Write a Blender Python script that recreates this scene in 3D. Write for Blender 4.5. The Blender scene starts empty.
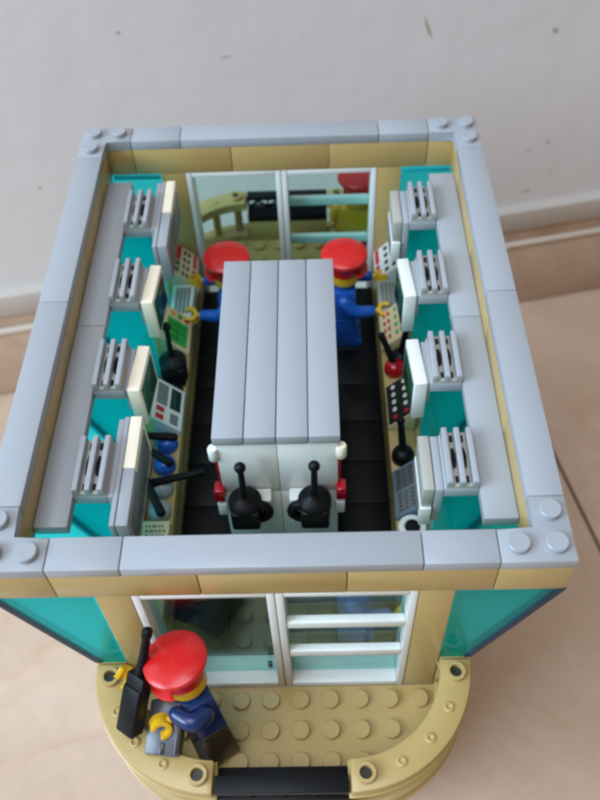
import bpy, bmesh, math, random
from mathutils import Vector, Matrix, Euler

random.seed(7)
S = 0.008                       # one stud = 8 mm; everything below is written in studs
sc = bpy.context.scene
col = sc.collection

# ------------------------------------------------------------------ camera
cd = bpy.data.cameras.new("camera")
cam = bpy.data.objects.new("camera", cd)
col.objects.link(cam)
cam.location = (1.3564 * S, -10.2659 * S, 19.9177 * S)
cam.rotation_euler = (0.670354, 0.031975, -0.004295)
cd.sensor_fit = 'HORIZONTAL'
cd.sensor_width = 36
cd.lens = 843.53 / 600 * 36
cd.clip_start = 0.005
cd.clip_end = 60
cd.dof.use_dof = True
cd.dof.focus_distance = 25.5 * S
cd.dof.aperture_fstop = 26
sc.camera = cam

# ------------------------------------------------------------------ world and lamps
w = bpy.data.worlds.new("World")
sc.world = w
w.use_nodes = True
bg = w.node_tree.nodes["Background"]
bg.inputs[0].default_value = (1.0, 0.64, 0.28, 1)
bg.inputs[1].default_value = 0.25


def area_lamp(name, loc, target, size, size_y, power, color):
    ld = bpy.data.lights.new(name, 'AREA')
    ld.shape = 'RECTANGLE'
    ld.size = size * S
    ld.size_y = size_y * S
    ld.energy = power
    ld.color = color
    o = bpy.data.objects.new(name, ld)
    col.objects.link(o)
    o.location = Vector(loc) * S
    d = (Vector(target) - Vector(loc)).normalized()
    o.rotation_euler = d.to_track_quat('-Z', 'Y').to_euler()
    return o


area_lamp("window_light", (-240, -80, 150), (0, 12, -8), 260, 140, 104.0, (0.58, 0.79, 1.0))
area_lamp("overhead_fill", (-24, -30, 130), (0, 5, -8), 90, 90, 8.5, (0.74, 0.87, 1.0))  # added overhead fill that evens out the light, no known fitting

sc.view_settings.view_transform = 'Standard'
sc.view_settings.look = 'None'
sc.view_settings.exposure = 0.0
sc.view_settings.gamma = 1.0
sc.view_settings.use_curve_mapping = False
sc.render.engine = 'CYCLES'
sc.cycles.use_denoising = True
sc.cycles.max_bounces = 14
sc.cycles.transparent_max_bounces = 24
sc.cycles.filter_width = 2.7


# ------------------------------------------------------------------ materials
def nt(name):
    m = bpy.data.materials.new(name)
    m.use_nodes = True
    t = m.node_tree
    for n in list(t.nodes):
        t.nodes.remove(n)
    out = t.nodes.new('ShaderNodeOutputMaterial')
    return m, t, out


def srgb(r, g, b):
    f = lambda c: c / 255 / 12.92 if c / 255 <= 0.04045 else ((c / 255 + 0.055) / 1.055) ** 2.4
    return (f(r), f(g), f(b), 1)


def plastic(name, color, rough=0.24, var=0.012, sss=0.0, bump=0.012, spec=0.5):
    m, t, out = nt(name)
    N = t.nodes.new
    L = t.links.new
    b = N('ShaderNodeBsdfPrincipled')
    L(b.outputs[0], out.inputs[0])
    tc = N('ShaderNodeTexCoord')
    n1 = N('ShaderNodeTexNoise')
    n1.inputs['Scale'].default_value = 60
    n1.inputs['Detail'].default_value = 5
    L(tc.outputs['Object'], n1.inputs['Vector'])
    hsv = N('ShaderNodeHueSaturation')
    hsv.inputs['Color'].default_value = color
    mr = N('ShaderNodeMapRange')
    mr.inputs['From Min'].default_value = 0.3
    mr.inputs['From Max'].default_value = 0.7
    mr.inputs['To Min'].default_value = 1 - var
    mr.inputs['To Max'].default_value = 1 + var
    L(n1.outputs['Fac'], mr.inputs['Value'])
    L(mr.outputs[0], hsv.inputs['Value'])
    L(hsv.outputs[0], b.inputs['Base Color'])
    n2 = N('ShaderNodeTexNoise')
    n2.inputs['Scale'].default_value = 350
    n2.inputs['Detail'].default_value = 4
    L(tc.outputs['Object'], n2.inputs['Vector'])
    mr2 = N('ShaderNodeMapRange')
    mr2.inputs['To Min'].default_value = rough - 0.04
    mr2.inputs['To Max'].default_value = rough + 0.06
    L(n2.outputs['Fac'], mr2.inputs['Value'])
    L(mr2.outputs[0], b.inputs['Roughness'])
    bp = N('ShaderNodeBump')
    bp.inputs['Strength'].default_value = bump
    bp.inputs['Distance'].default_value = 0.0004
    n3 = N('ShaderNodeTexNoise')
    n3.inputs['Scale'].default_value = 120
    n3.inputs['Detail'].default_value = 2
    L(tc.outputs['Object'], n3.inputs['Vector'])
    L(n3.outputs['Fac'], bp.inputs['Height'])
    L(bp.outputs[0], b.inputs['Normal'])
    b.inputs['Specular IOR Level'].default_value = spec
    return m


def clear_plastic(name, tint, gloss=1.0, body=0.1):
    m, t, out = nt(name)
    N = t.nodes.new
    L = t.links.new
    tr = N('ShaderNodeBsdfTransparent')
    tr.inputs[0].default_value = tint
    gl = N('ShaderNodeBsdfGlossy')
    gl.inputs['Roughness'].default_value = 0.06
    gl.inputs['Color'].default_value = (1, 1, 1, 1)
    df = N('ShaderNodeBsdfTranslucent')
    df.inputs[0].default_value = (tint[0] ** 2, tint[1] * .9, tint[2] * .9, 1)
    mx0 = N('ShaderNodeMixShader')
    mx0.inputs[0].default_value = body
    L(tr.outputs[0], mx0.inputs[1])
    L(df.outputs[0], mx0.inputs[2])
    fr = N('ShaderNodeFresnel')
    fr.inputs['IOR'].default_value = 1.45
    mul = N('ShaderNodeMath')
    mul.operation = 'MULTIPLY'
    mul.inputs[1].default_value = gloss
    L(fr.outputs[0], mul.inputs[0])
    mx = N('ShaderNodeMixShader')
    L(mul.outputs[0], mx.inputs[0])
    L(mx0.outputs[0], mx.inputs[1])
    L(gl.outputs[0], mx.inputs[2])
    L(mx.outputs[0], out.inputs[0])
    return m


LGREY = plastic("light_grey_plastic", (0.345, 0.36, 0.385, 1))
MGREY = plastic("aged_grey_plastic", (0.40, 0.385, 0.34, 1))
TAN = plastic("tan_plastic", (0.46, 0.318, 0.118, 1))
WHITE = plastic("white_plastic", (0.74, 0.74, 0.70, 1), var=0.03)
CREAM = plastic("cream_plastic", (0.88, 0.77, 0.60, 1), var=0.03)  # cream tone for the left screen slabs and one cabinet knob
BLACK = plastic("black_plastic", (0.004, 0.004, 0.005, 1), rough=0.42, spec=0.2)
FLOORBLK = plastic("black_tile_plastic", (0.005, 0.005, 0.006, 1), rough=0.35, spec=0.2)
DGREY = plastic("dark_grey_plastic", (0.10, 0.105, 0.115, 1))
RED = plastic("red_plastic", (0.60, 0.012, 0.012, 1), var=0.04)
BLUE = plastic("blue_plastic", (0.012, 0.09, 0.44, 1))
DBLUE = plastic("dark_blue_plastic", (0.010, 0.028, 0.11, 1))
YEL = plastic("yellow_plastic", (0.72, 0.42, 0.015, 1))
BROWN = plastic("dark_brown_plastic", (0.035, 0.025, 0.016, 1))
GREEN = plastic("green_print", (0.03, 0.38, 0.05, 1))
DGREEN = plastic("dark_green_print", (0.012, 0.07, 0.03, 1))
PRED = plastic("red_print", (0.50, 0.015, 0.02, 1))
PBLACK = plastic("black_print", (0.012, 0.012, 0.012, 1))
PYEL = plastic("yellow_print", (0.70, 0.38, 0.02, 1))
PGREY = plastic("grey_print", (0.16, 0.17, 0.17, 1))
PCREAM = plastic("cream_console_plastic", (0.72, 0.60, 0.36, 1))
PBLUE = plastic("blue_grey_console_plastic", (0.16, 0.22, 0.28, 1))
CLRED = plastic("clear_red_plastic", (0.42, 0.0, 0.012, 1), rough=0.12)
TEAL = clear_plastic("clear_teal_plastic", (0.30, 0.985, 1.0, 1), 0.35, 0.40)
EDGEDARK = plastic("painted_edge_darkening", (0.004, 0.025, 0.06, 1), rough=0.25, spec=0.2)  # dark colour stands in for refraction darkening along the window edges
TEALRIM = plastic("teal_plastic_rim", (0.01, 0.34, 0.38, 1), rough=0.15)
GLASS = clear_plastic("pale_teal_glass", (0.80, 0.975, 0.955, 1), 0.28, 0.0)


def floor_material():
    m, t, out = nt("beige_marble_tile")
    N = t.nodes.new
    L = t.links.new
    b = N('ShaderNodeBsdfPrincipled')
    L(b.outputs[0], out.inputs[0])
    tc = N('ShaderNodeTexCoord')
    n = N('ShaderNodeTexNoise')
    n.inputs['Scale'].default_value = 9
    n.inputs['Detail'].default_value = 8
    n.inputs['Roughness'].default_value = 0.62
    n.inputs['Distortion'].default_value = 0.9
    L(tc.outputs['Object'], n.inputs['Vector'])
    cr = N('ShaderNodeValToRGB')
    e = cr.color_ramp.elements
    e[0].position = 0.30
    e[0].color = (0.56, 0.385, 0.27, 1)
    e[1].position = 0.72
    e[1].color = (0.68, 0.50, 0.375, 1)
    x = e.new(0.52)
    x.color = (0.62, 0.44, 0.32, 1)
    L(n.outputs['Fac'], cr.inputs[0])
    n2 = N('ShaderNodeTexNoise')
    n2.inputs['Scale'].default_value = 130
    n2.inputs['Detail'].default_value = 6
    L(tc.outputs['Object'], n2.inputs['Vector'])
    mx = N('ShaderNodeMixRGB')
    mx.blend_type = 'MULTIPLY'
    mx.inputs[0].default_value = 0.20
    L(cr.outputs[0], mx.inputs[1])
    L(n2.outputs['Fac'], mx.inputs[2])
    # thin rusty veins
    n3 = N('ShaderNodeTexNoise')
    n3.inputs['Scale'].default_value = 7
    n3.inputs['Detail'].default_value = 7
    n3.inputs['Distortion'].default_value = 1.8
    L(tc.outputs['Object'], n3.inputs['Vector'])
    sub = N('ShaderNodeMath')
    sub.operation = 'SUBTRACT'
    sub.inputs[1].default_value = 0.5
    L(n3.outputs['Fac'], sub.inputs[0])
    ab = N('ShaderNodeMath')
    ab.operation = 'ABSOLUTE'
    L(sub.outputs[0], ab.inputs[0])
    mr = N('ShaderNodeMapRange')
    mr.inputs['From Min'].default_value = 0.0
    mr.inputs['From Max'].default_value = 0.02
    mr.inputs['To Min'].default_value = 0.28
    mr.inputs['To Max'].default_value = 0.0
    L(ab.outputs[0], mr.inputs['Value'])
    mx2 = N('ShaderNodeMixRGB')
    L(mr.outputs[0], mx2.inputs[0])
    L(mx.outputs[0], mx2.inputs[1])
    mx2.inputs[2].default_value = (0.50, 0.26, 0.14, 1)
    L(mx2.outputs[0], b.inputs['Base Color'])
    b.inputs['Roughness'].default_value = 0.38
    return m


def marble_material():
    m, t, out = nt("brown_marble_skirting")
    N = t.nodes.new
    L = t.links.new
    b = N('ShaderNodeBsdfPrincipled')
    L(b.outputs[0], out.inputs[0])
    tc = N('ShaderNodeTexCoord')
    n = N('ShaderNodeTexNoise')
    n.inputs['Scale'].default_value = 14
    n.inputs['Detail'].default_value = 8
    n.inputs['Roughness'].default_value = 0.65
    n.inputs['Distortion'].default_value = 1.2
    L(tc.outputs['Object'], n.inputs['Vector'])
    cr = N('ShaderNodeValToRGB')
    e = cr.color_ramp.elements
    e[0].position = 0.3
    e[0].color = (0.34, 0.20, 0.125, 1)
    e[1].position = 0.75
    e[1].color = (0.58, 0.43, 0.32, 1)
    x = e.new(0.5)
    x.color = (0.47, 0.32, 0.23, 1)
    L(n.outputs['Fac'], cr.inputs[0])
    L(cr.outputs[0], b.inputs['Base Color'])
    b.inputs['Roughness'].default_value = 0.35
    return m


def wall_material(name, specks, k=1.0):
    m, t, out = nt(name)
    N = t.nodes.new
    L = t.links.new
    b = N('ShaderNodeBsdfPrincipled')
    L(b.outputs[0], out.inputs[0])
    tc = N('ShaderNodeTexCoord')
    n = N('ShaderNodeTexNoise')
    n.inputs['Scale'].default_value = 6
    n.inputs['Detail'].default_value = 6
    L(tc.outputs['Object'], n.inputs['Vector'])
    cr = N('ShaderNodeValToRGB')
    e = cr.color_ramp.elements
    e[0].position = 0.3
    e[0].color = (0.70 * k, 0.675 * k, 0.69 * k, 1)
    e[1].position = 0.7
    e[1].color = (0.745 * k, 0.72 * k, 0.735 * k, 1)
    L(n.outputs['Fac'], cr.inputs[0])
    # dirt specks
    v = N('ShaderNodeTexNoise')
    v.inputs['Scale'].default_value = 75 if not specks else 160
    v.inputs['Detail'].default_value = 3
    L(tc.outputs['Object'], v.inputs['Vector'])
    mr = N('ShaderNodeMapRange')
    mr.inputs['From Min'].default_value = 0.775 if not specks else 0.70
    mr.inputs['From Max'].default_value = 0.80 if not specks else 0.75
    mr.inputs['To Max'].default_value = 0.7
    L(v.outputs['Fac'], mr.inputs['Value'])
    mx = N('ShaderNodeMixRGB')
    L(mr.outputs[0], mx.inputs[0])
    L(cr.outputs[0], mx.inputs[1])
    mx.inputs[2].default_value = (0.24, 0.17, 0.12, 1)
    L(mx.outputs[0], b.inputs['Base Color'])
    b.inputs['Roughness'].default_value = 0.75
    bp = N('ShaderNodeBump')
    bp.inputs['Strength'].default_value = 0.25
    bp.inputs['Distance'].default_value = 0.002
    n4 = N('ShaderNodeTexNoise')
    n4.inputs['Scale'].default_value = 40
    n4.inputs['Detail'].default_value = 4
    L(tc.outputs['Object'], n4.inputs['Vector'])
    L(n4.outputs['Fac'], bp.inputs['Height'])
    L(bp.outputs[0], b.inputs['Normal'])
    return m


FLOORM = floor_material()
MARBLE = marble_material()
PLASTER = wall_material("white_plaster", False)
LIPM = wall_material("chipped_white_paint", True, 0.66)
for n_ in LIPM.node_tree.nodes:
    if n_.type == 'VALTORGB':
        n_.color_ramp.elements[0].color = (0.47, 0.42, 0.38, 1)
        n_.color_ramp.elements[1].color = (0.53, 0.47, 0.42, 1)
GROUT = plastic("pale_grout", (0.60, 0.52, 0.44, 1), rough=0.7)
JOINT = plastic("dark_floor_joint", (0.10, 0.065, 0.04, 1), rough=0.8)


# ------------------------------------------------------------------ mesh helpers (stud units)
class MB:
    def __init__(self):
        self.bm = bmesh.new()
        self.M = Matrix.Identity(4)
        self.mi = 0

    def _finish(self, verts, bevel=0.0, seg=2, edges=None):
        faces = set()
        for v in verts:
            for f in v.link_faces:
                faces.add(f)
        if bevel > 0:
            es = edges if edges is not None else list({e for f in faces for e in f.edges})
            r = bmesh.ops.bevel(self.bm, geom=es, offset=bevel, segments=seg, profile=0.5, affect='EDGES', clamp_overlap=True)
            vs = set(verts) | set(r['verts'])
            vs = {v for v in vs if v.is_valid}
            faces = {f for v in vs for f in v.link_faces}
        else:
            vs = set(verts)
        for f in faces:
            f.material_index = self.mi
        for v in vs:
            v.co = self.M @ v.co
        return self

    def box(self, x0, x1, y0, y1, z0, z1, bevel=0.035):
        x0, x1 = min(x0, x1), max(x0, x1)
        r = bmesh.ops.create_cube(self.bm, size=1)
        for v in r['verts']:
            v.co = Vector((x0 + (v.co.x + .5) * (x1 - x0), y0 + (v.co.y + .5) * (y1 - y0), z0 + (v.co.z + .5) * (z1 - z0)))
        return self._finish(r['verts'], bevel)

    def prism(self, pts, axis, a, b, bevel=0.03):
        """polygon pts in the plane across axis ('x': (y,z), 'y': (x,z), 'z': (x,y)) extruded from a to b"""
        def mk(p, t):
            if axis == 'x': return Vector((t, p[0], p[1]))
            if axis == 'y': return Vector((p[0], t, p[1]))
            return Vector((p[0], p[1], t))
        A = [self.bm.verts.new(mk(p, a)) for p in pts]
        B = [self.bm.verts.new(mk(p, b)) for p in pts]
        n = len(pts)
        self.bm.faces.new(A)
        self.bm.faces.new(B)
        for i in range(n):
            self.bm.faces.new((A[i], A[(i + 1) % n], B[(i + 1) % n], B[i]))
        es = None
        if bevel > 0:
            es = list({e for v in A + B for e in v.link_edges})
        return self._finish(A + B, bevel, edges=es)

    def lathe(self, prof, seg=32, center=(0, 0, 0), rot=None):
        """prof: list of (r, z); first and last may have r=0"""
        R = (rot.to_4x4() if rot is not None else Matrix.Identity(4))
        T = Matrix.Translation(Vector(center)) @ R
        rings = []
        allv = []
        for r, z in prof:
            if r <= 1e-6:
                v = self.bm.verts.new(T @ Vector((0, 0, z)))
                rings.append([v])
                allv.append(v)
            else:
                ring = [self.bm.verts.new(T @ Vector((r * math.cos(2 * math.pi * k / seg), r * math.sin(2 * math.pi * k / seg), z))) for k in range(seg)]
                rings.append(ring)
                allv += ring
        for a, b in zip(rings, rings[1:]):
            for k in range(seg):
                k2 = (k + 1) % seg
                if len(a) == 1 and len(b) == 1: continue
                if len(a) == 1: self.bm.faces.new((a[0], b[k2], b[k]))
                elif len(b) == 1: self.bm.faces.new((a[k], a[k2], b[0]))
                else: self.bm.faces.new((a[k], a[k2], b[k2], b[k]))
        if len(rings[0]) > 1: self.bm.faces.new(list(reversed(rings[0])))
        if len(rings[-1]) > 1: self.bm.faces.new(rings[-1])
        return self._finish(allv)

    def cyl(self, c, r, h, seg=24, rot=None, b=0.03):
        return self.lathe([(r, 0), (r, h - b), (r - b * .3, h - b * .3), (r - b, h)], seg, c, rot)

    def stud(self, x, y, z):
        return self.lathe([(.3, 0), (.3, .18), (.28, .20), (0, .20)], 24, (x, y, z))

    def ball(self, c, r, seg=16):
        n = 8
        return self.lathe([(r * math.sin(math.pi * i / n), -r * math.cos(math.pi * i / n)) for i in range(n + 1)], seg, c)

    def tube(self, pts, radii, seg=14):
        """round tube through points with rounded ends"""
        P = [Vector(p) for p in pts]
        Q, R = [], []
        # subdivide with Catmull-Rom
        for i in range(len(P) - 1):
            p0 = P[max(i - 1, 0)]; p1 = P[i]; p2 = P[i + 1]; p3 = P[min(i + 2, len(P) - 1)]
            for k in range(5):
                t = k / 5
                Q.append(0.5 * ((2 * p1) + (p2 - p0) * t + (2 * p0 - 5 * p1 + 4 * p2 - p3) * t * t + (3 * p1 - p0 - 3 * p2 + p3) * t ** 3))
                R.append(radii[i] * (1 - t) + radii[i + 1] * t)
        Q.append(P[-1]); R.append(radii[-1])
        d0 = (Q[1] - Q[0]).normalized(); d1 = (Q[-1] - Q[-2]).normalized()
        pre = [(Q[0] - d0 * R[0] * a, R[0] * math.sqrt(max(0, 1 - a * a))) for a in (0.95, 0.75, 0.4)]
        post = [(Q[-1] + d1 * R[-1] * a, R[-1] * math.sqrt(max(0, 1 - a * a))) for a in (0.4, 0.75, 0.95)]
        C = pre + list(zip(Q, R)) + post
        rings = []
        up = Vector((0, 0, 1)) if abs(d0.z) < 0.9 else Vector((0, 1, 0))
        for i, (p, r) in enumerate(C):
            d = (C[min(i + 1, len(C) - 1)][0] - C[max(i - 1, 0)][0]).normalized()
            u = d.cross(up).normalized(); v = u.cross(d)
            up = v
            rings.append([self.bm.verts.new(p + (u * math.cos(2 * math.pi * k / seg) + v * math.sin(2 * math.pi * k / seg)) * r) for k in range(seg)])
        for a, b in zip(rings, rings[1:]):
            for k in range(seg):
                self.bm.faces.new((a[k], a[(k + 1) % seg], b[(k + 1) % seg], b[k]))
        self.bm.faces.new(rings[0]); self.bm.faces.new(rings[-1])
        return self._finish([v for r in rings for v in r])

    def arc(self, c, r0, r1, a0, a1, z0, z1, seg=24, bevel=0.04):
        """flat ring sector (degrees)"""
        pts = []
        for k in range(seg + 1):
            a = math.radians(a0 + (a1 - a0) * k / seg)
            pts.append((c[0] + r1 * math.cos(a), c[1] + r1 * math.sin(a)))
        for k in range(seg, -1, -1):
            a = math.radians(a0 + (a1 - a0) * k / seg)
            pts.append((c[0] + r0 * math.cos(a), c[1] + r0 * math.sin(a)))
        A = [self.bm.verts.new((p[0], p[1], z0)) for p in pts]
        B = [self.bm.verts.new((p[0], p[1], z1)) for p in pts]
        n = len(pts)
        m = seg + 1
        for k in range(seg):
            for V in (A, B):
                self.bm.faces.new((V[k], V[k + 1], V[2 * m - 2 - k], V[2 * m - 1 - k]))
        for i in range(n):
            self.bm.faces.new((A[i], A[(i + 1) % n], B[(i + 1) % n], B[i]))
        vs = A + B
        es = None
        if bevel > 0:
            es = [e for e in {e for v in vs for e in v.link_edges} if len(e.link_faces) == 2 and e.calc_face_angle(0) > 0.6 or False]
            self.bm.normal_update()
            es = [e for e in {e for v in vs for e in v.link_edges} if abs(e.calc_face_angle(0)) > 0.6]
        return self._finish(vs, bevel, edges=es)


ORG = {}


def root(name, loc, label, cat, group=None):
    o = bpy.data.objects.new(name, None)
    o.empty_display_size = 0.01
    col.objects.link(o)
    o.location = Vector(loc) * S
    o['label'] = label
    o['category'] = cat
    if group: o['group'] = group
    ORG[o.name] = Vector(loc)
    return o


def part(name, mb, mats, parent=None, label=None, local=False, origin=None):
    """finish a mesh; coordinates are scene studs unless local=True (then the parent's own frame)"""
    bm = mb.bm
    bmesh.ops.recalc_face_normals(bm, faces=bm.faces[:])
    off = Vector((0, 0, 0))
    if parent is not None and not local:
        off = ORG[parent.name]
    if parent is None and origin is not None:
        off = Vector(origin)
    for v in bm.verts:
        v.co = (v.co - off) * S
    me = bpy.data.meshes.new(name)
    bm.to_mesh(me)
    bm.free()
    for p in me.polygons: p.use_smooth = True
    me.set_sharp_from_angle(angle=math.radians(32))
    for m in (mats if isinstance(mats, (list, tuple)) else [mats]):
        me.materials.append(m)
    o = bpy.data.objects.new(name, me)
    col.objects.link(o)
    if parent is not None:
        o.parent = parent
        ORG[o.name] = off if not local else Vector((0, 0, 0))
    elif origin is not None:
        o.location = Vector(origin) * S
        ORG[o.name] = Vector(origin)
    else:
        ORG[o.name] = Vector((0, 0, 0))
    if label: o['label'] = label
    return o


def tag(o, label, cat, group=None):
    o['label'] = label
    o['category'] = cat
    if group: o['group'] = group


# ------------------------------------------------------------------ setting: floor, wall, skirting
ZF = -26.0
WA = math.radians(11.648)
W0 = Vector((0.0, 27.98 + 21.38 * math.tan(WA), 0.0))     # wall line passes here
wdir = Vector((math.cos(WA), math.sin(WA), 0))
wnrm = Vector((math.sin(WA), -math.cos(WA), 0))           # towards the room
WM = Matrix(((wdir.x, -wnrm.x, 0, W0.x), (wdir.y, -wnrm.y, 0, W0.y), (0, 0, 1, ZF), (0, 0, 0, 1)))  # local: x along, y into the wall, z up

b = MB()
b.M = WM
TS = 41.0
gx = (Vector((16.91, 19.91, 0)) - W0).dot(wdir)           # the grout line seen at the right
for i in range(-4, 5):
    for j in range(0, 6):
        b.box(gx + i * TS + .12, gx + (i + 1) * TS - .12, -(j + 1) * TS + .12, -j * TS - .12, -1.2, 0, 0.06)
fl = part("floor", b, FLOORM)
fl['kind'] = 'structure'
b = MB()
b.M = WM
b.box(-200, 200, -260, -.3, -2.0, -.25, 0)
fj = part("floor_joint", b, JOINT, fl)
b = MB()
b.M = WM
b.box(-200, 200, 0, 6, 8.85, 330, 0)
wl = part("wall", b, PLASTER)
wl['kind'] = 'structure'
b = MB()
b.M = WM
b.box(-200, 200, -.75, 3, 7.15, 8.95, 0.22)
part("wall_lip", b, LIPM, wl)
b = MB()
b.M = WM
b.box(-200, 200, -.55, 3, 6.15, 7.13, 0.03)
for i in range(-4, 5):
    b.box(gx + i * TS + .05, gx + (i + 1) * TS - .05, -.80, 3, 0.06, 5.85, 0.12)
part("skirting", b, MARBLE, wl)
b = MB()
b.M = WM
b.box(-200, 200, -.92, 2, 5.86, 6.14, 0.05)
part("skirting_edge", b, GROUT, wl)

MARKS = [(7.91, 22.37, 0.12, 0.7, -0.4), (15.45, 21.2, 0.2, 0.22, 0), (-8.51, 24.41, 0.1, 0.1, 0), (-3.26, 22.34, 0.3, 0.05, 0), (16.6, 13.67, 0.13, 0.12, 0), (15.82, 10.0, 0.28, 0.1, 0), (17.23, 11.35, 0.08, 0.08, 0), (-14.67, 16.02, 0.12, 0.08, 0), (15.35, 13.22, 0.15, 0.07, 0)]
# dirt and chips on the plaster (along the wall, height above the floor, half width, half height, slant)
b = MB()
for (mx_, mz_, hw, hh, sl) in MARKS:
    n_ = 9
    pts = []
    for i in range(n_):
        t = 2 * math.pi * i / n_
        rr = random.uniform(.7, 1.2)
        pts.append((mx_ + hw * rr * math.cos(t) + sl * hh * rr * math.sin(t), mz_ + hh * rr * math.sin(t)))
    b.M = WM
    b.prism(pts, 'y', -.015, .02, 0)
part("wall_stain", b, plastic("brown_wall_stain", (0.46, 0.40, 0.33, 1), rough=0.9), wl)

# ------------------------------------------------------------------ the tower cabin
tower = root("toy_tower_cabin", (0, 10, ZF), "tan brick-built toy control tower cabin with open top, grey rim and teal side windows", "toy building")

# lower storey that carries the cabin (hidden under it in the photo)
b = MB()
zz = -9.2
k = 0
while zz > ZF + 0.01:
    z0 = max(ZF, zz - 1.2)
    o_ = 2.0 if k % 2 else 0.0
    for y0, y1 in ((0.4, 1.4), (18.6, 19.6)):
        x = -5.0
        first = True
        while x < 5.0 - 1e-6:
            x1 = min(5.0, x + (2.0 if first and k % 2 else 4.0))
            b.box(x + .01, x1 - .01, y0, y1, z0 + .01, zz - .01, .03)
            x = x1
            first = False
    for x0, x1 in ((-5, -4), (4, 5)):
        y = 1.42
        while y < 18.58 - 1e-6:
            y1 = min(18.58, y + 4)
            b.box(x0, x1, y + .01, y1 - .01, z0 + .01, zz - .01, .03)
            y = y1
    zz = z0
    k += 1
part("lower_storey", b, TAN, tower)

# floor slab of the cabin and black floor tiles
b = MB()
b.box(-6, 6, 0.0, 20.0, -9.2, -8.8, .03)
part("floor_plate", b, DGREY, tower)
b = MB()
for i in range(4):
    for j in range(9):
        b.box(-4 + 2 * i + .02, -2 + 2 * i - .02, 1 + 2 * j + .02, 3 + 2 * j - .02, -8.8, -8.4, .035)
part("floor_tiles", b, FLOORBLK, tower)

# side sills below the windows, and the tan counters along them
for s, nm in ((-1, 'l'), (1, 'r')):
    b = MB()
    for y in range(0, 20, 4):
        b.box(s * 5.02, s * 6, y + .01, y + 3.99, -8.8, -7.61, .03)
        b.box(s * 5.02, s * 6, y + .01, y + 3.99, -7.6, -6.41, .03)
    part("window_sill", b, TAN, tower)
    b = MB()
    for y0, y1 in ((1.02, 3), (3, 7), (7, 11), (11, 15), (15, 18.98)):
        b.box(s * 4, s * 5, y0 + .01, y1 - .01, -8.4, -7.61, .03)
        b.box(s * 4, s * 5, y0 + .01, y1 - .01, -7.6, -6.4, .03)
    part("counter", b, TAN, tower)

# end walls: tan posts each side of the doors, tan beam above
for y0 in (0.0, 19.0):
    for s in (-1, 1):
        b = MB()
        b.box(s * 4.005, s * 4.995, y0, y0 + 1, -8.79, -1.61, .03)
        part("door_post_wall", b, TAN, tower)
    b = MB()
    for x0, x1 in ((-8, -6), (-6, -2), (-2, 2), (2, 6), (6, 8)):
        b.box(x0 + .012, x1 - .012, y0, y0 + 1, -1.595, -.405, .028)
    part("end_beam", b, TAN, tower)
for s in (-1, 1):
    b = MB()
    for y0, y1 in ((1.01, 5), (5, 9), (9, 13), (13, 17), (17, 18.99)):
        b.box(s * 7, s * 8, y0 + .01, y1 - .01, -1.595, -.405, .028)
    part("side_beam", b, TAN, tower)

# grey rim: corner plates with studs, smooth tiles between
for sx in (-1, 1):
    for sy in (0, 1):
        yy = (lambda y: y) if sy == 0 else (lambda y: 20 - y)
        b = MB()
        P = [(sx * 8, yy(0)), (sx * 6.01, yy(0)), (sx * 6.01, yy(1)), (sx * 7, yy(1)), (sx * 7, yy(1.99)), (sx * 8, yy(1.99))]
        b.prism(P, 'z', -.4, 0, .03)
        for px, py in ((6.5, .5), (7.5, .5), (7.5, 1.5)):
            b.stud(sx * px, yy(py), 0)
        part("rim_corner", b, LGREY, tower)
for y0 in (0, 19):
    for x0, x1 in ((-6, -4), (-4, 4), (4, 6)):
        b = MB()
        b.box(x0 + .012, x1 - .012, y0, y0 + 1, -.4, 0, .03)
        part("rim_tile", b, LGREY, tower)
for s in (-1, 1):
    for y0, y1 in ((2, 10), (10, 18)):
        b = MB()
        b.box(s * 7, s * 8, y0 + .012, y1 - .012, -.4, 0, .03)
        part("rim_tile", b, LGREY, tower)
# inner ledge tiles
for s in (-1, 1):
    for y0, y1 in ((2, 10), (10, 18)):
        b = MB()
        b.box(s * 6, s * 6.99, y0 + .012, y1 - .012, -1.6, -1.2, .03)
        part("ledge_tile", b, LGREY, tower)
# slanted teal windows, five a side
for s in (-1, 1):
    for k in range(5):
        y0, y1 = 4 * k + .015, 4 * k + 3.985
        b = MB()
        b.prism([(s * 8, -1.62), (s * 7.86, -1.62), (s * 5.86, -6.4), (s * 6, -6.4)], 'y', y0, y1, 0)
        for ya, yb in ((y0, y0 + .14), (y1 - .14, y1)):
            b.prism([(s * 5.03, -1.62), (s * 7.85, -1.62), (s * 5.85, -6.39), (s * 5.03, -6.39)], 'y', ya, yb, 0)
        wn = part("side_window", b, TEAL, tower)
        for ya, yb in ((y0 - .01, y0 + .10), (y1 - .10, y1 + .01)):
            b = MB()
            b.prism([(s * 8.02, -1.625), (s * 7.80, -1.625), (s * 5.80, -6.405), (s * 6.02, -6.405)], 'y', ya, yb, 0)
            part("edge_darkening", b, EDGEDARK, wn)  # added strip, paints the dark refraction line of the pane
        if k in (0, 4):
            b = MB()
            ya = y1 - .14 if k == 0 else y0
            yt = (1.02, 1.10) if k == 0 else (18.90, 18.98)
            b.box(s * 5.04, s * 6.98, yt[0], yt[1], -1.78, -1.6, .01)
            part("window_top_rim", b, TEALRIM, wn)


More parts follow.
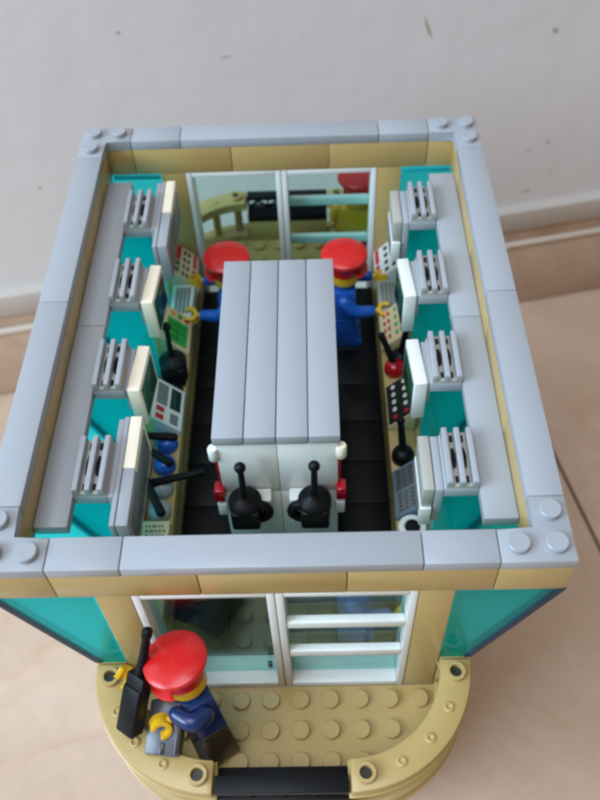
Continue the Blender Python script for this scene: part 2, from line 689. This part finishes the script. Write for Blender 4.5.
# doors: white frames, glass panes, white crossbars on the outer side
def door(y0, out, x0, bars):
    """out = -1: outside towards the viewer, +1: outside towards the wall"""
    x1 = x0 + 4
    b = MB()
    zb, zt = -8.79, -1.61
    b.box(x0 + .012, x0 + .24, y0, y0 + 1, zb, zt, .03)
    b.box(x1 - .24, x1 - .012, y0, y0 + 1, zb, zt, .03)
    b.box(x0 + .242, x1 - .242, y0 + .003, y0 + .997, zt - .22, zt - .002, .03)
    b.box(x0 + .242, x1 - .242, y0 + .003, y0 + .997, zb, zb + .34, .03)
    d = part("glass_door", b, WHITE, tower)
    b = MB()
    yc = y0 + .5 + out * .0
    b.box(x0 + .24, x1 - .24, yc - .06, yc + .06, zb + .34, zt - .22, 0)
    part("door_pane", b, GLASS, d)
    if bars:
        for z in (-4.04, -6.2):
            b = MB()
            ya, yb = sorted((yc + out * .20, yc + out * .48))
            b.box(x0 + .24, x1 - .24, ya, yb, z, z + .42, .06)
            part("door_crossbar", b, WHITE, d)
    else:
        b = MB()
        ya, yb = sorted((yc + out * .07, yc + out * .2))
        b.box(x1 - .55, x1 - .4, ya, yb, -7.9, -7.5, .03)
        part("door_latch", b, DGREEN, d)


door(0.0, -1, -4, False)
door(0.0, -1, 0, True)
door(19.0, 1, -4, False)
door(19.0, 1, 0, True)


# ------------------------------------------------------------------ balconies
def balcony(front):
    y = (lambda v: v) if front else (lambda v: 20 - v)
    a = (lambda a0, a1: (a0, a1)) if front else (lambda a0, a1: (-a1, -a0))
    r = root("toy_balcony", (0, y(-2), -9.2),
             "tan balcony deck with round studs in front of the near glass doors" if front else "tan balcony with curved rails beyond the far glass doors, by the room wall", "balcony")
    b = MB()
    pts = [(-6, y(0)), (6, y(0))]
    for k in range(25):
        t = math.radians(-90 * k / 24)
        pts.append((2 + 4 * math.cos(t), y(4 * math.sin(t))))
    for k in range(25):
        t = math.radians(-90 - 90 * k / 24)
        pts.append((-2 + 4 * math.cos(t), y(4 * math.sin(t))))
    pts = [p for i, p in enumerate(pts) if i == 0 or (abs(p[0] - pts[i - 1][0]) + abs(p[1] - pts[i - 1][1])) > 1e-4]
    if abs(pts[-1][0] - pts[0][0]) + abs(pts[-1][1] - pts[0][1]) < 1e-4: pts.pop()
    b.prism(pts, 'z', -9.2, -8.8, 0)
    for i in range(12):
        for j in range(4):
            px, py = -5.5 + i, -.5 - j
            if abs(px) < 2 and j == 3: continue
            if abs(px) > 2 and math.hypot(abs(px) - 2, py) > 2.75: continue
            b.stud(px, y(py), -8.8)
    part("deck", b, TAN, r)
    for s in (-1, 1):
        A0, A1 = (-90, 0) if s > 0 else (-180, -90)
        A0, A1 = a(A0, A1)
        b = MB()
        c = (s * 2, y(0))
        b.arc(c, 3.02, 3.98, A0 + .6, A1 - .6, -8.8, -8.4, 24, .05)
        b.arc(c, 3.02, 3.98, A0 + .6, A1 - .6, -6.82, -6.42, 24, .06)
        rail = part("curved_rail", b, TAN, r)
        for k in range(5):
            t = math.radians(A0 + (A1 - A0) * (8 + k * 18.5) / 90)
            x_, y_ = c[0] + 3.5 * math.cos(t), c[1] + 3.5 * math.sin(t)
            bb = MB()
            bb.lathe([(.2, -8.4), (.2, -6.82)], 14, (x_, y_, 0))
            if k in (0, 4):      # hollow stud
                bb.lathe([(.31, -6.42), (.31, -6.25), (.29, -6.22), (.2, -6.22), (.19, -6.24), (.19, -6.40), (0, -6.40)], 24, (x_, y_, 0))
                part("rail_post", bb, TAN, rail)
                bb = MB()
                bb.lathe([(.185, -6.405), (.185, -6.385), (0, -6.385)], 20, (x_, y_, 0))
                part("stud_hole", bb, BROWN, rail)
            else:                # low dimple above each post
                bb.lathe([(.17, -6.42), (.16, -6.38), (.10, -6.36), (.06, -6.40), (0, -6.41)], 18, (x_, y_, 0))
                part("rail_post", bb, TAN, rail)
    # tan brick and black lattice between the rails
    b = MB()
    ya, yb = sorted((y(-3.02), y(-3.98)))
    b.box(-1.99, 1.99, ya, yb, -8.8, -7.61, .03)
    part("parapet_brick", b, TAN, r)
    b = MB()
    b.box(-1.98, 1.98, ya, yb, -7.6, -7.2, .03)
    o0, o1 = sorted((y(-3.45), y(-3.97)))
    b.box(-1.98, 1.98, o0, o1, -6.64, -6.42, .03)
    o0, o1 = sorted((y(-3.70), y(-3.90)))
    for i in range(5):
        x = -1.98 + i * .9675
        b.box(x, x + .09, o0, o1, -7.2, -6.64, .01)
    for i in range(4):
        xa = -1.89 + i * .9675
        xb = xa + .8775
        for za, zb in ((-7.2, -6.64), (-6.64, -7.2)):
            yc0, yc1 = (o0 + .03, o1 - .03) if za < zb else (o0 + .05, o1 - .05)
            b.prism([(xa, za - .04), (xa, za + .04), (xb, zb + .04), (xb, zb - .04)], 'y', yc0, yc1, 0)
    part("lattice_fence", b, BLACK, r)
    return r


balcony(True)
balcony(False)


# ------------------------------------------------------------------ monitors hanging from the ledges
def monitor(s, yc, kind, label):
    """s = side, yc = middle of the grille; inner screens hang towards the aisle"""
    r = root("toy_monitor", (s * 5.2, yc, -1.6), label, "toy monitor", "grey vented monitors along the side windows")
    b = MB()
    b.box(s * 4.98, s * 5.985, yc - .985, yc + .985, -1.6, -1.2, .03)
    part("case", b, LGREY, r)
    # grille: three bars over a dark slotted base
    b = MB()
    b.box(s * 5.02, s * 5.97, yc - .97, yc + .97, -1.2, -1.06, .015)
    gr = part("vent_base", b, MGREY, r)
    b = MB()
    for x in (5.26, 5.58):
        b.prism([(s * (x + .03), yc - .40), (s * (x + .12), yc - .30), (s * (x + .15), yc + .1), (s * (x + .10), yc + .40), (s * (x + .02), yc + .35), (s * x, yc - .1)], 'z', -1.075, -1.045, 0)
        b.box(s * (x + .02), s * (x + .12), yc + .60, yc + .85, -1.075, -1.045, .005)
        b.box(s * (x + .05), s * (x + .13), yc - .85, yc - .62, -1.075, -1.045, .005)
    part("vent_slot", b, BLACK, gr)
    b = MB()
    for x in (5.02, 5.395, 5.77):
        b.prism([(s * x, -1.06), (s * (x + .21), -1.06), (s * (x + .19), -.82), (s * (x + .17), -.8), (s * (x + .04), -.8), (s * (x + .02), -.82)], 'y', yc - .985, yc + .985, .012)
        for yy in (yc - .80, yc, yc + .80):
            pass
    part("vent_bars", b, LGREY, r)
    yaw = s * 4.0
    def rotm(a, cx):
        return Matrix.Translation((cx, yc, 0)) @ Matrix.Rotation(math.radians(a), 4, 'Z') @ Matrix.Translation((-cx, -yc, 0))
    if kind == 'single':
        b = MB()
        b.box(s * 4.82, s * 4.99, yc - .9, yc + .9, -2.3, -1.25, .02)
        part("bracket", b, LGREY, r)
        b = MB()
        b.M = rotm(yaw, s * 4.6)
        b.box(s * 4.40, s * 4.82, yc - .99, yc + .99, -3.0, -1.18, .04)
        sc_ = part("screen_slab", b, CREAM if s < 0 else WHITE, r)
        b = MB()
        b.M = rotm(yaw, s * 4.6)
        b.box(s * 4.37, s * 4.405, yc - .8, yc + .8, -2.8, -1.4, .01)
        b.mi = 1
        b.box(s * 4.355, s * 4.375, yc - .55, yc - .1, -2.4, -1.6, .0)
        b.mi = 2
        b.box(s * 4.355, s * 4.375, yc + .1, yc + .6, -2.6, -2.0, .0)
        part("screen_face", b, [DGREEN, DGREEN, PBLACK], sc_)
    elif kind == 'long':     # two layers, four studs long, the outer one half cream
        b = MB()
        b.box(s * 4.80, s * 4.98, yc - .98, yc + 1.9, -3.0, -1.22, .03)
        b.box(s * 4.64, s * 4.80, yc - 1.98, yc + 1.98, -3.0, -1.2, .03)
        part("backing_plate", b, LGREY, r)
        b = MB()
        b.box(s * 4.25, s * 4.62, yc - 1.98, yc - .01, -3.0, -1.2, .035)
        part("screen_slab", b, LGREY, r)
        b = MB()
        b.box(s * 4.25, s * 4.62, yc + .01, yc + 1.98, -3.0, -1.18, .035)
        part("screen_slab", b, CREAM, r, "cream half of the screen")
        b = MB()
        b.box(s * 4.22, s * 4.255, yc - 1.7, yc + 1.7, -2.8, -1.5, .01)
        part("screen_face", b, PGREY, r)
    else:                    # 'double': two layers, short, with a white block below
        b = MB()
        b.box(s * 4.72, s * 4.97, yc - .98, yc + .98, -3.0, -1.24, .03)
        part("backing_plate", b, LGREY, r)
        b = MB()
        b.box(s * 4.36, s * 4.70, yc - .98, yc + .98, -2.15, -1.2, .035)
        part("screen_slab", b, MGREY, r)
        b = MB()
        b.box(s * 4.34, s * 4.68, yc - 1.06, yc + .9, -3.1, -2.17, .035)
        part("lower_block", b, WHITE, r)
        b = MB()
        b.box(s * 4.31, s * 4.345, yc - .8, yc + .8, -3.0, -2.3, .01)
        part("screen_face", b, PGREY, r)


monitor(-1, 16, 'long', "farthest left side monitor, long grey slab with one cream end")
monitor(-1, 12, 'single', "left side monitor with cream tilted screen, beside the green radar panel")
monitor(-1, 8, 'single', "left side monitor with cream screen above the white switch panel and blue levers")
monitor(-1, 4, 'long', "nearest monitor on the left side, long slab half cream half grey, above the grey levers")
monitor(1, 16, 'double', "farthest monitor on the right side, grey screen above a white block, by the far wall")
monitor(1, 12, 'single', "right side monitor with white screen nearest the capped figure's hands")
monitor(1, 8, 'single', "right side monitor with white screen above the black dotted panel")
monitor(1, 4, 'double', "nearest monitor on the right side, layered greyish screen above the blue grey keypad")


# ------------------------------------------------------------------ printed control panels on the counters
def slope_console(s, y0, y1, base, prints, label, back=True):
    """sloped brick on the counter; prints = (u0,u1,v0,v1,material): u along Y 0..1 (near to far), v up the slope 0..1"""
    r = root("control_panel", (s * 4.5, (y0 + y1) / 2, -6.4), label, "control panel", "sloped control panels along the counters")
    b = MB()
    b.prism([(s * 4.0, -6.4), (s * 4.0, -6.2), (s * 4.98, -5.2), (s * 5.0, -5.2), (s * 5.0, -6.4)], 'y', y0 + .02, y1 - .02, .015)
    part("panel_body", b, base, r)
    n = Vector((-s * 1.0, 0, .98)).normalized()
    e = Vector((s * .98, 0, 1.0))
    mats, items = [], {}
    for u0, u1, v0, v1, m in prints:
        items.setdefault(m.name, (m, []))[1].append((u0, u1, v0, v1))
    for m, lst in items.values():
        b = MB()
        for u0, u1, v0, v1 in lst:
            vs = []
            for h in (.0, .022):
                for u, v in ((u0, v0), (u1, v0), (u1, v1), (u0, v1)):
                    vs.append(b.bm.verts.new(Vector((s * 4.0, y0 + u * (y1 - y0), -6.2)) + e * v + n * h))
            a, c = vs[:4], vs[4:]
            b.bm.faces.new(a); b.bm.faces.new(c)
            for i in range(4): b.bm.faces.new((a[i], a[(i + 1) % 4], c[(i + 1) % 4], c[i]))
        part("printed_marks", b, m, r)
    return r


def grid(u0, u1, v0, v1, nu, nv, fill, m):
    out = []
    for i in range(nu):
        for j in range(nv):
            a = u0 + (u1 - u0) * (i + .5 - fill / 2) / nu
            c = u0 + (u1 - u0) * (i + .5 + fill / 2) / nu
            d = v0 + (v1 - v0) * (j + .5 - fill / 2) / nv
            f = v0 + (v1 - v0) * (j + .5 + fill / 2) / nv
            out.append((a, c, d, f, m))
    return out


slope_console(-1, 17, 18.97, PCREAM,
              grid(.05, .95, .30, .62, 4, 2, .55, PBLACK) + [(.50, .95, .70, .95, PRED), (.52, .95, .06, .2, PRED), (.05, .45, .06, .2, PRED), (.12, .26, .70, .92, DGREEN), (.32, .46, .70, .92, DGREEN)],
              "cream panel with black buttons, red bars and two green ovals, far end of left counter")
slope_console(-1, 13, 15, PCREAM,
              [(.10, .72, .12, .88, GREEN), (.80, .92, .62, .80, PYEL), (.80, .92, .38, .54, GREEN), (.80, .92, .12, .28, PRED), (.16, .66, .48, .51, DGREEN), (.39, .42, .18, .82, DGREEN), (.22, .25, .2, .8, DGREEN), (.56, .59, .2, .8, DGREEN)],
              "cream panel with a green radar screen on the left counter")
slope_console(-1, 9, 11, WHITE,
              [(.42, .92, .55, .90, PGREY), (.42, .92, .10, .45, PBLACK), (.06, .18, .62, .88, PRED), (.24, .36, .62, .88, PRED), (.08, .32, .14, .40, PGREY), (.5, .84, .18, .36, DGREEN)],
              "white panel with two dark screens and red switches on the left counter")
slope_console(1, 17, 18.97, WHITE,
              grid(.05, .95, .35, .95, 4, 2, .5, PBLACK) + [(.52, .96, .06, .22, PRED), (.04, .46, .06, .22, PRED)],
              "white panel with black buttons and red bars, far end of right counter")
slope_console(1, 13, 15, PCREAM,
              grid(.1, .95, .55, .9, 4, 2, .5, GREEN) + grid(.1, .95, .12, .45, 4, 2, .5, PRED),
              "cream panel sprinkled with red and green buttons on the right counter")
slope_console(1, 9, 11, PCREAM,
              [(.03, .97, .04, .97, PBLACK)],
              "black panel with rows of white dots on the right counter")
slope_console(1, 5, 7, PBLUE,
              [(.52, .95, .08, .95, DGREY), (.05, .48, .08, .95, PGREY)] + grid(.54, .93, .1, .93, 5, 4, .6, PBLUE) + grid(.07, .46, .1, .93, 5, 4, .6, PBLUE),
              "blue grey double keypad panel on the right counter, nearest the front rim")
# white and red dots on the black panel (raised above its print)
blk = [o for o in col.objects if o.name.startswith("control_panel") and o.get('label', '').startswith("black panel")][0]
b = MB()
n_ = Vector((-1.0, 0, .98)).normalized()
for i in range(5):
    for j in range(2):
        p = Vector((4.0, 9 + 2 * (.14 + .18 * i), -6.2)) + Vector((.98, 0, 1.0)) * (.3 + .4 * j) + n_ * .02
        b.mi = 1 if i == 0 else 0
        b.lathe([(.10, 0), (.10, .02), (0, .02)], 14, tuple(p), Vector((0, 0, 1)).rotation_difference(n_).to_matrix())
part("dots", b, [WHITE, PRED], blk)


def keyboard(s, y0, y1, label):
    r = root("toy_keyboard", (s * 4.5, (y0 + y1) / 2, -6.4), label, "toy keyboard")
    b = MB()
    b.box(s * 4.02, s * 4.98, y0 + .02, y1 - .02, -6.4, -6.0, .03)
    part("keyboard_body", b, MGREY if s > 0 else WHITE, r)
    b = MB()
    for i in range(9):
        for j in range(4):
            x = 4.16 + j * .17
            y = y0 + .2 + i * (y1 - y0 - .4) / 9
            b.box(s * x, s * (x + .13), y, y + .13, -6.0, -5.975, .0)
    part("keys", b, PGREY, r)


keyboard(-1, 15, 17, "grey printed keyboard with white border on the left counter")
keyboard(1, 15, 17, "grey printed keyboard on the right counter between two panels")

# white text tile at the near end of the left counter
r = root("printed_tile", (-4.5, 4, -6.4), "white tile printed with grey lines at the near end of left counter", "printed tile")
b = MB()
b.box(-4.98, -4.02, 3.02, 4.98, -6.4, -6.0, .03)
part("tile_body", b, PCREAM, r)
b = MB()
for i in range(9):
    x = -4.86
    y = 4.80 - i * .19
    while x < -4.2:
        wd = random.uniform(.06, .16)
        b.box(x, min(-4.14, x + wd), y - .085, y, -6.0, -5.985, 0)
        x += wd + .05
part("printed_lines", b, PGREY, r)

# white dial panel with a black figure-eight dial under the nearest left monitor
r = root("gauge_console", (-5.5, 6, -6.4), "white panel with black double ring dial and red squares behind the grey levers", "dial panel")
b = MB()
b.prism([(-5.02, -6.4), (-5.02, -6.2), (-5.7, -5.2), (-5.8, -5.2), (-5.8, -6.4)], 'y', 5.02, 7.98, .015)
part("panel_body", b, WHITE, r)
n_ = Vector((1, 0, .68)).normalized()
rot_ = Vector((0, 0, 1)).rotation_difference(n_).to_matrix().to_4x4()
b = MB()
for v in (.38, .66):
    b.M = Matrix.Translation(Vector((-5.02 - .68 * v, 5.75, -6.2 + v))) @ rot_
    b.arc((0, 0), .15, .24, 0, 359.9, 0, .025, 28, 0)
b.M = Matrix.Identity(4)
part("dial_rings", b, PBLACK, r)
b = MB()
for yy in (6.4, 6.9):
    b.M = Matrix.Translation(Vector((-5.02 - .68 * .55, yy, -6.2 + .55))) @ rot_
    b.box(-.2, .2, -.15, .15, 0, .025, 0)
part("red_marks", b, PRED, r)


# ------------------------------------------------------------------ levers
def lever(x, y, z, base, tilt, az, label, stick=BLACK, length=1.25, group="small levers standing on the counters"):
    r = root("toy_lever", (x, y, z), label, "toy lever", group)
    b = MB()
    b.lathe([(.40, 0), (.42, .05), (.42, .28), (.37, .42), (.25, .52), (.10, .56), (0, .565)], 24, (x, y, z))
    part("lever_base", b, base, r)
    d = Euler((0, math.radians(tilt), math.radians(az))).to_matrix() @ Vector((0, 0, 1))
    p0 = Vector((x, y, z + (.62 if tilt > 45 else .38)))
    b = MB()
    b.tube([p0 - d * (.30 if tilt > 45 else .05), p0 + d * .3, p0 + d * length], [.17, .15, .12], 10)
    b.ball(tuple(p0 + d * (length + .05)), .16, 14)
    part("lever_stick", b, stick, r)
    return r


lever(-4.48, 8.5, -6.4, BLUE, 82, 180, "blue based lever beside the white switch panel, stick bent to the window", length=1.0)
lever(-4.48, 7.5, -6.4, BLUE, 78, 150, "second blue based lever, between the blue and the grey lever", length=1.05)
lever(-4.48, 6.5, -6.4, LGREY, 84, 10, "grey based lever with its stick pointing out over the black floor", length=1.5)
lever(-4.48, 5.5, -6.4, LGREY, 68, 118, "grey based lever nearest the white printed tile", length=1.25)
lever(4.45, 12.0, -6.4, CLRED, 38, 130, "black stick lever on a red base, right counter", length=1.3)
lever(4.75, 12.55, -6.4, BLACK, 15, 60, "black lever beside the red based lever under the white monitor", length=1.2)
lever(4.45, 7.7, -6.4, BLACK, 30, 100, "black lever standing on the tan counter between black panel and keypad", length=1.25)

# round white and black dial cap near the front on the right
r = root("toy_dial", (4.6, 4.4, -6.4), "round white knob with a black band by the front rim on the right counter", "knob")
b = MB()
b.lathe([(.48, 0), (.48, .3), (.46, .34)], 28, (4.5, 4.45, -6.4))
part("knob_band", b, BLACK, r)
b = MB()
b.lathe([(.49, .34), (.49, .55), (.45, .6), (.30, .6), (.28, .55), (0, .55)], 28, (4.5, 4.45, -6.4))
part("knob_top", b, WHITE, r)
b = MB()
b.lathe([(.27, .555), (.25, .62), (0, .64)], 24, (4.5, 4.45, -6.4))
part("knob_centre", b, BLACK, r)


# ------------------------------------------------------------------ handsets
def handset(x, y, z, s, label, lean=0.0, group=None, loop=True):
    """black radio handset; s = side of the loop grip"""
    r = root("toy_handset", (x, y, z), label, "toy radio", group)
    b = MB()
    b.lathe([(.36, 0), (.50, .08), (.52, .55), (.48, .62), (.48, .72), (.55, .78), (.55, 1.15), (.42, 1.30), (.26, 1.36), (.17, 1.46), (0, 1.46)], 24, (x, y, z))
    b.box(x - .47, x + .47, y - .55, y + .3, z + .1, z + 1.05, .1)
    part("handset_body", b, BLACK, r)
    b = MB()
    b.tube([(x, y, z + 1.3), (x + lean * .5, y, z + 2.2), (x + lean, y, z + 2.95)], [.13, .11, .10], 12)
    b.ball((x + lean, y, z + 3.05), .19, 16)
    part("antenna", b, BLACK, r)
    if loop:
        b = MB()
        pts = []
        for k in range(13):
            t = math.radians(-100 + 200 * k / 12)
            pts.append((x + s * (.34 + .42 * math.cos(t)), y - .12, z + .62 + .42 * math.sin(t)))
        b.tube(pts, [.17] * 13, 12)
        part("grip_loop", b, BLACK, r)
    else:
        b = MB()
        b.lathe([(.40, 0), (.42, .1), (.36, .32), (.26, .42), (0, .44)], 24, (x - .05, y - .75, z))
        part("handset_foot", b, BLACK, r)
    return r


# black handset standing on the left counter
handset(-4.45, 11.9, -6.4, 1, "black handset standing on the left counter between radar panel and white switch panel", lean=.05, loop=False)

# ------------------------------------------------------------------ central cabinet
cab = root("toy_cabinet", (0, 9, -8.4), "tall white cabinet with grey tiled top in the middle of the black floor", "toy cabinet")
b = MB()
for x0 in (-2, -1, 0, 1):
    b.box(x0 + .014, x0 + .986, 4.9, 12.88, -1.4, -1.0, .028)
part("roof_tiles", b, LGREY, cab)
b = MB()
for z0, z1 in ((-8.4, -4.2), (-4.2, -1.4)):
    for y0, y1 in ((4.95, 8.9), (8.9, 12.85)):
        for x0, x1 in ((-1.93, 0), (0, 1.93)):
            b.box(x0 + .008, x1 - .008, y0 + .008, y1 - .008, z0 + .004, z1 - .004, .02)
part("cabinet_body", b, WHITE, cab)
for s in (-1, 1):
    b = MB()
    b.lathe([(.15, -2.25), (.18, -2.2), (.18, -1.72), (.15, -1.66), (0, -1.66)], 20, (s * 2.02, 5.02, 0))
    part("corner_knob", b, WHITE if s < 0 else CREAM, cab)
    b = MB()
    b.box(s * 1.86, s * 2.2, 4.70, 5.15, -4.4, -3.75, .06)
    b.box(s * 1.94, s * 2.02, 5.0, 5.2, -3.8, -2.3, .02)
    part("signal_lamp", b, CLRED, cab)
    b = MB()
    b.box(s * 1.84, s * 2.16, 4.70, 5.15, -5.25, -4.55, .06)
    part("lamp_bracket", b, WHITE, cab)
    # clip that holds the handset
    b = MB()
    b.box(s * .30, s * .98, 4.45, 4.94, -4.25, -3.95, .04)
    b.box(s * .36, s * .50, 4.2, 4.94, -5.0, -4.25, .03)
    b.lathe([(.10, -5.1), (.10, -4.2)], 14, (s * .80, 4.22, 0))
    part("handset_clip", b, WHITE, cab)
handset(-1.14, 4.34, -4.85, 1, "left one of two black handsets on the white cabinet front", lean=.0, group="handsets clipped to the cabinet front")
handset(1.14, 4.34, -4.85, -1, "right one of two black handsets on the white cabinet front", lean=.02, group="handsets clipped to the cabinet front")


# ------------------------------------------------------------------ toy figures
def hand_mb(p, fwd, up, mb):
    """C-shaped toy hand: wrist peg and open claw, at p, claw opening along fwd"""
    f = Vector(fwd).normalized()
    u = Vector(up).normalized()
    sd = f.cross(u).normalized()
    u = sd.cross(f).normalized()
    M = Matrix(((f.x, sd.x, u.x, p[0]), (f.y, sd.y, u.y, p[1]), (f.z, sd.z, u.z, p[2]), (0, 0, 0, 1)))
    mb.M = M
    mb.arc((.18, 0), .17, .33, 45, 315, -.2, .2, 22, .03)
    mb.M = Matrix.Identity(4)
    mb.tube([Vector(p) - f * .34, Vector(p) - f * .12], [.13, .13], 10)


def figure(loc, rotz, label, torso, legs, head=YEL, cap=RED, arms=None, lean=None, hands=None, group="toy figures with yellow heads"):
    r = root("toy_figure", loc, label, "toy figure", group)
    r.rotation_euler = (0, 0, math.radians(rotz))
    if lean is not None:
        r.rotation_mode = 'QUATERNION'
        r.rotation_quaternion = lean @ Euler((0, 0, math.radians(rotz))).to_quaternion()
    # hips and legs
    for s in (-1, 1):
        b = MB()
        b.prism([(-.78, 0), (.48, 0), (.48, .3), (.48, 1.3), (.40, 1.48), (.2, 1.56), (-.2, 1.56), (-.40, 1.48), (-.48, 1.3), (-.48, .36), (-.78, .34)], 'x', s * .04, s * .97, .03)
        part("leg", b, legs, r, local=True)
    b = MB()
    b.box(-.98, .98, -.46, .46, 1.5, 1.72, .04)
    part("hips", b, legs, r, local=True)
    b = MB()
    P0 = [(-.97, 1.72), (.97, 1.72), (.74, 3.1), (-.74, 3.1)]
    b.prism(P0, 'y', -.48, .48, .05)
    b.lathe([(.34, 3.1), (.34, 3.24)], 18)
    part("torso", b, torso, r, local=True)
    b = MB()
    b.lathe([(.40, 3.22), (.56, 3.26), (.635, 3.38), (.64, 3.5), (.64, 4.1), (.60, 4.24), (.48, 4.32), (.31, 4.33), (.31, 4.5), (.29, 4.53), (0, 4.53)], 32)
    hd = part("head", b, head, r, local=True)
    b = MB()
    for s in (-1, 1):
        b.lathe([(.07, 0), (.07, .02), (0, .03)], 12, (s * .22, -.605, 3.74), Matrix.Rotation(math.radians(90), 3, 'X'))
    b.tube([(-.24, -.60, 3.50), (0, -.655, 3.43), (.24, -.60, 3.50)], [.03, .03, .03], 6)
    part("face_print", b, PBLACK, hd, local=True)
    if cap is not None:
        b = MB()
        b.lathe([(.66, 3.88), (.69, 3.86), (.71, 4.24), (.76, 4.36), (.93, 4.52), (.98, 4.62), (.96, 4.72), (.86, 4.79), (.45, 4.84), (0, 4.85)], 40)
        pts = []
        for k in range(13):
            t = math.radians(200 + 140 * k / 12)
            pts.append((.78 * math.cos(t), -.28 + .72 * math.sin(t)))
        b.prism([(p[0], p[1]) for p in pts], 'z', 3.88, 3.97, .02)
        part("cap", b, cap, r, local=True)
    for i, s in enumerate((-1, 1)):
        if arms is not None:
            pth, fwd, up = arms[i]
        else:
            pth = [(s * .92, 0, 2.78), (s * 1.13, -.45, 2.42), (s * 1.08, -1.12, 2.38)]
            fwd, up = (s * -.05, -1, .0), (s * .35, 0, 1)
        b = MB()
        b.tube(pth, [.31, .29, .24], 16)
        part("arm", b, torso, r, local=True)
        end = Vector(pth[-1])
        f = Vector(fwd).normalized()
        b = MB()
        hand_mb(tuple(end + f * .42), fwd, up, b)
        part("hand", b, hands or YEL, r, local=True)
    return r


figure((-2.35, 16.15, -8.4), -90, "toy figure in red cap and blue top working at the left counter", BLUE, BLUE)
figure((2.55, 16.15, -8.4), 90, "toy figure in red cap and blue top working at the right counter", BLUE, BLUE)
figure((3.4, 21.55, -8.6), 165, "toy figure in red cap and yellow top standing on the far balcony", YEL, RED, cap=RED,
       arms=[([(s_ * .92, 0, 2.78), (s_ * 1.14, -.10, 2.2), (s_ * 1.2, -.40, 1.75)], (0, -.6, -.8), (s_ * .3, -.8, .6)) for s_ in (-1, 1)])
figure((2.3, 2.35, -8.4), 90, "blue toy figure half hidden indoors behind the barred near door", BLUE, BLUE, cap=None)

# the leaning figure on the near balcony
foot = Vector((-2.3, -1.62, -8.6))
hat = Vector((-3.08, -.80, -3.8))
q = Vector((0, 0, 1)).rotation_difference((hat - foot).normalized())
RZ = -60
FM = Matrix.Translation(foot) @ (q @ Euler((0, 0, math.radians(RZ))).to_quaternion()).to_matrix().to_4x4()
FI = FM.inverted()


def tl(p): return tuple(FI @ Vector(p))


def td(p): return tuple(FI.to_3x3() @ Vector(p))


rh = Vector((-4.50, -.95, -5.1))       # hand at the radio
lh = Vector((-3.45, -2.15, -5.72))       # hand at the suitcase handle
shR = FM @ Vector((-.92, 0, 2.78))
shL = FM @ Vector((.92, 0, 2.78))
dR = (rh - (shR * .5 + rh * .5) + Vector((0, 0, .15))).normalized()
wr = rh - dR * .42
dL = Vector((-.55, -.35, -.30)).normalized()
wlh = lh - dL * .42
arms = [([tl(shR), tl((shR + wr) / 2 + Vector((.0, .12, .12))), tl(wr)], td(dR), td((.5, .5, .8))),
        ([tl(shL), tl((shL + wlh) / 2 + Vector((.1, -.25, .1))), tl(wlh)], td(dL), td((.2, -.8, .5)))]
figure(tuple(foot), RZ, "leaning toy figure in red cap and dark blue top on the near balcony", DBLUE, BROWN, lean=q, arms=arms)

# black radio with long antenna, held in its right hand
a0, a1 = Vector((-4.56, -2.3, -5.95)), Vector((-3.78, -.28, -3.3))
ax = (a1 - a0).normalized()
r = root("toy_radio", tuple(a0), "black radio with a long thin antenna held by the leaning figure near the door", "toy radio")
Zr = ax
Xr = Vector((.75, -.6, .1))
Xr = (Xr - Zr * Xr.dot(Zr)).normalized()
Yr = Zr.cross(Xr)
RM = Matrix(((Xr.x, Yr.x, Zr.x, a0.x), (Xr.y, Yr.y, Zr.y, a0.y), (Xr.z, Yr.z, Zr.z, a0.z), (0, 0, 0, 1)))
Lr = (a1 - a0).length
b = MB()
b.M = RM
b.box(-.36, .34, -.26, .26, 0, 1.6, .07)
b.box(-.36, .36, -.2, .2, .7, 2.0, .08)
part("radio_body", b, BLACK, r)
b = MB()
b.M = RM
b.tube([(.0, 0, 1.9), (.02, 0, 2.6), (.0, 0, Lr)], [.17, .14, .12], 12)
b.lathe([(.14, Lr - .25), (.165, Lr - .15), (.165, Lr + .02), (.12, Lr + .08), (0, Lr + .08)], 16)
part("antenna", b, BLACK, r)

# grey suitcase in its left hand
cc = Vector((-3.5, -2.12, -6.2))
U = Vector((.93, -.12, .05)).normalized()
V = Vector((.10, .93, .36))
V = (V - U * V.dot(U)).normalized()
Wn = U.cross(V)
CM = Matrix(((U.x, V.x, Wn.x, cc.x), (U.y, V.y, Wn.y, cc.y), (U.z, V.z, Wn.z, cc.z), (0, 0, 0, 1)))
SUIT = plastic("blue_grey_suitcase_plastic", (0.10, 0.105, 0.12, 1))
r = root("toy_suitcase", tuple(cc), "dark grey suitcase held by the leaning figure on the near balcony", "toy suitcase")
b = MB()
b.M = CM
b.box(-.52, .52, -.78, .78, -.30, -.02, .06)
b.box(-.52, .52, -.78, .78, .02, .28, .06)
b.box(-.49, .49, -.75, .75, -.03, .03, .0)
part("case_shell", b, SUIT, r)
b = MB()
b.M = CM
b.box(-.07, .07, -.74, -.42, .27, .33, .02)
b.box(.40, .47, -.7, .7, .27, .31, .01)
part("case_strap", b, BROWN, r)
b = MB()
b.M = CM
b.tube([(-.25, .74, .0), (-.25, .98, .02), (.0, 1.06, .03), (.25, .98, .02), (.25, .74, .0)], [.08] * 5, 10)
part("case_handle", b, BLACK, r)
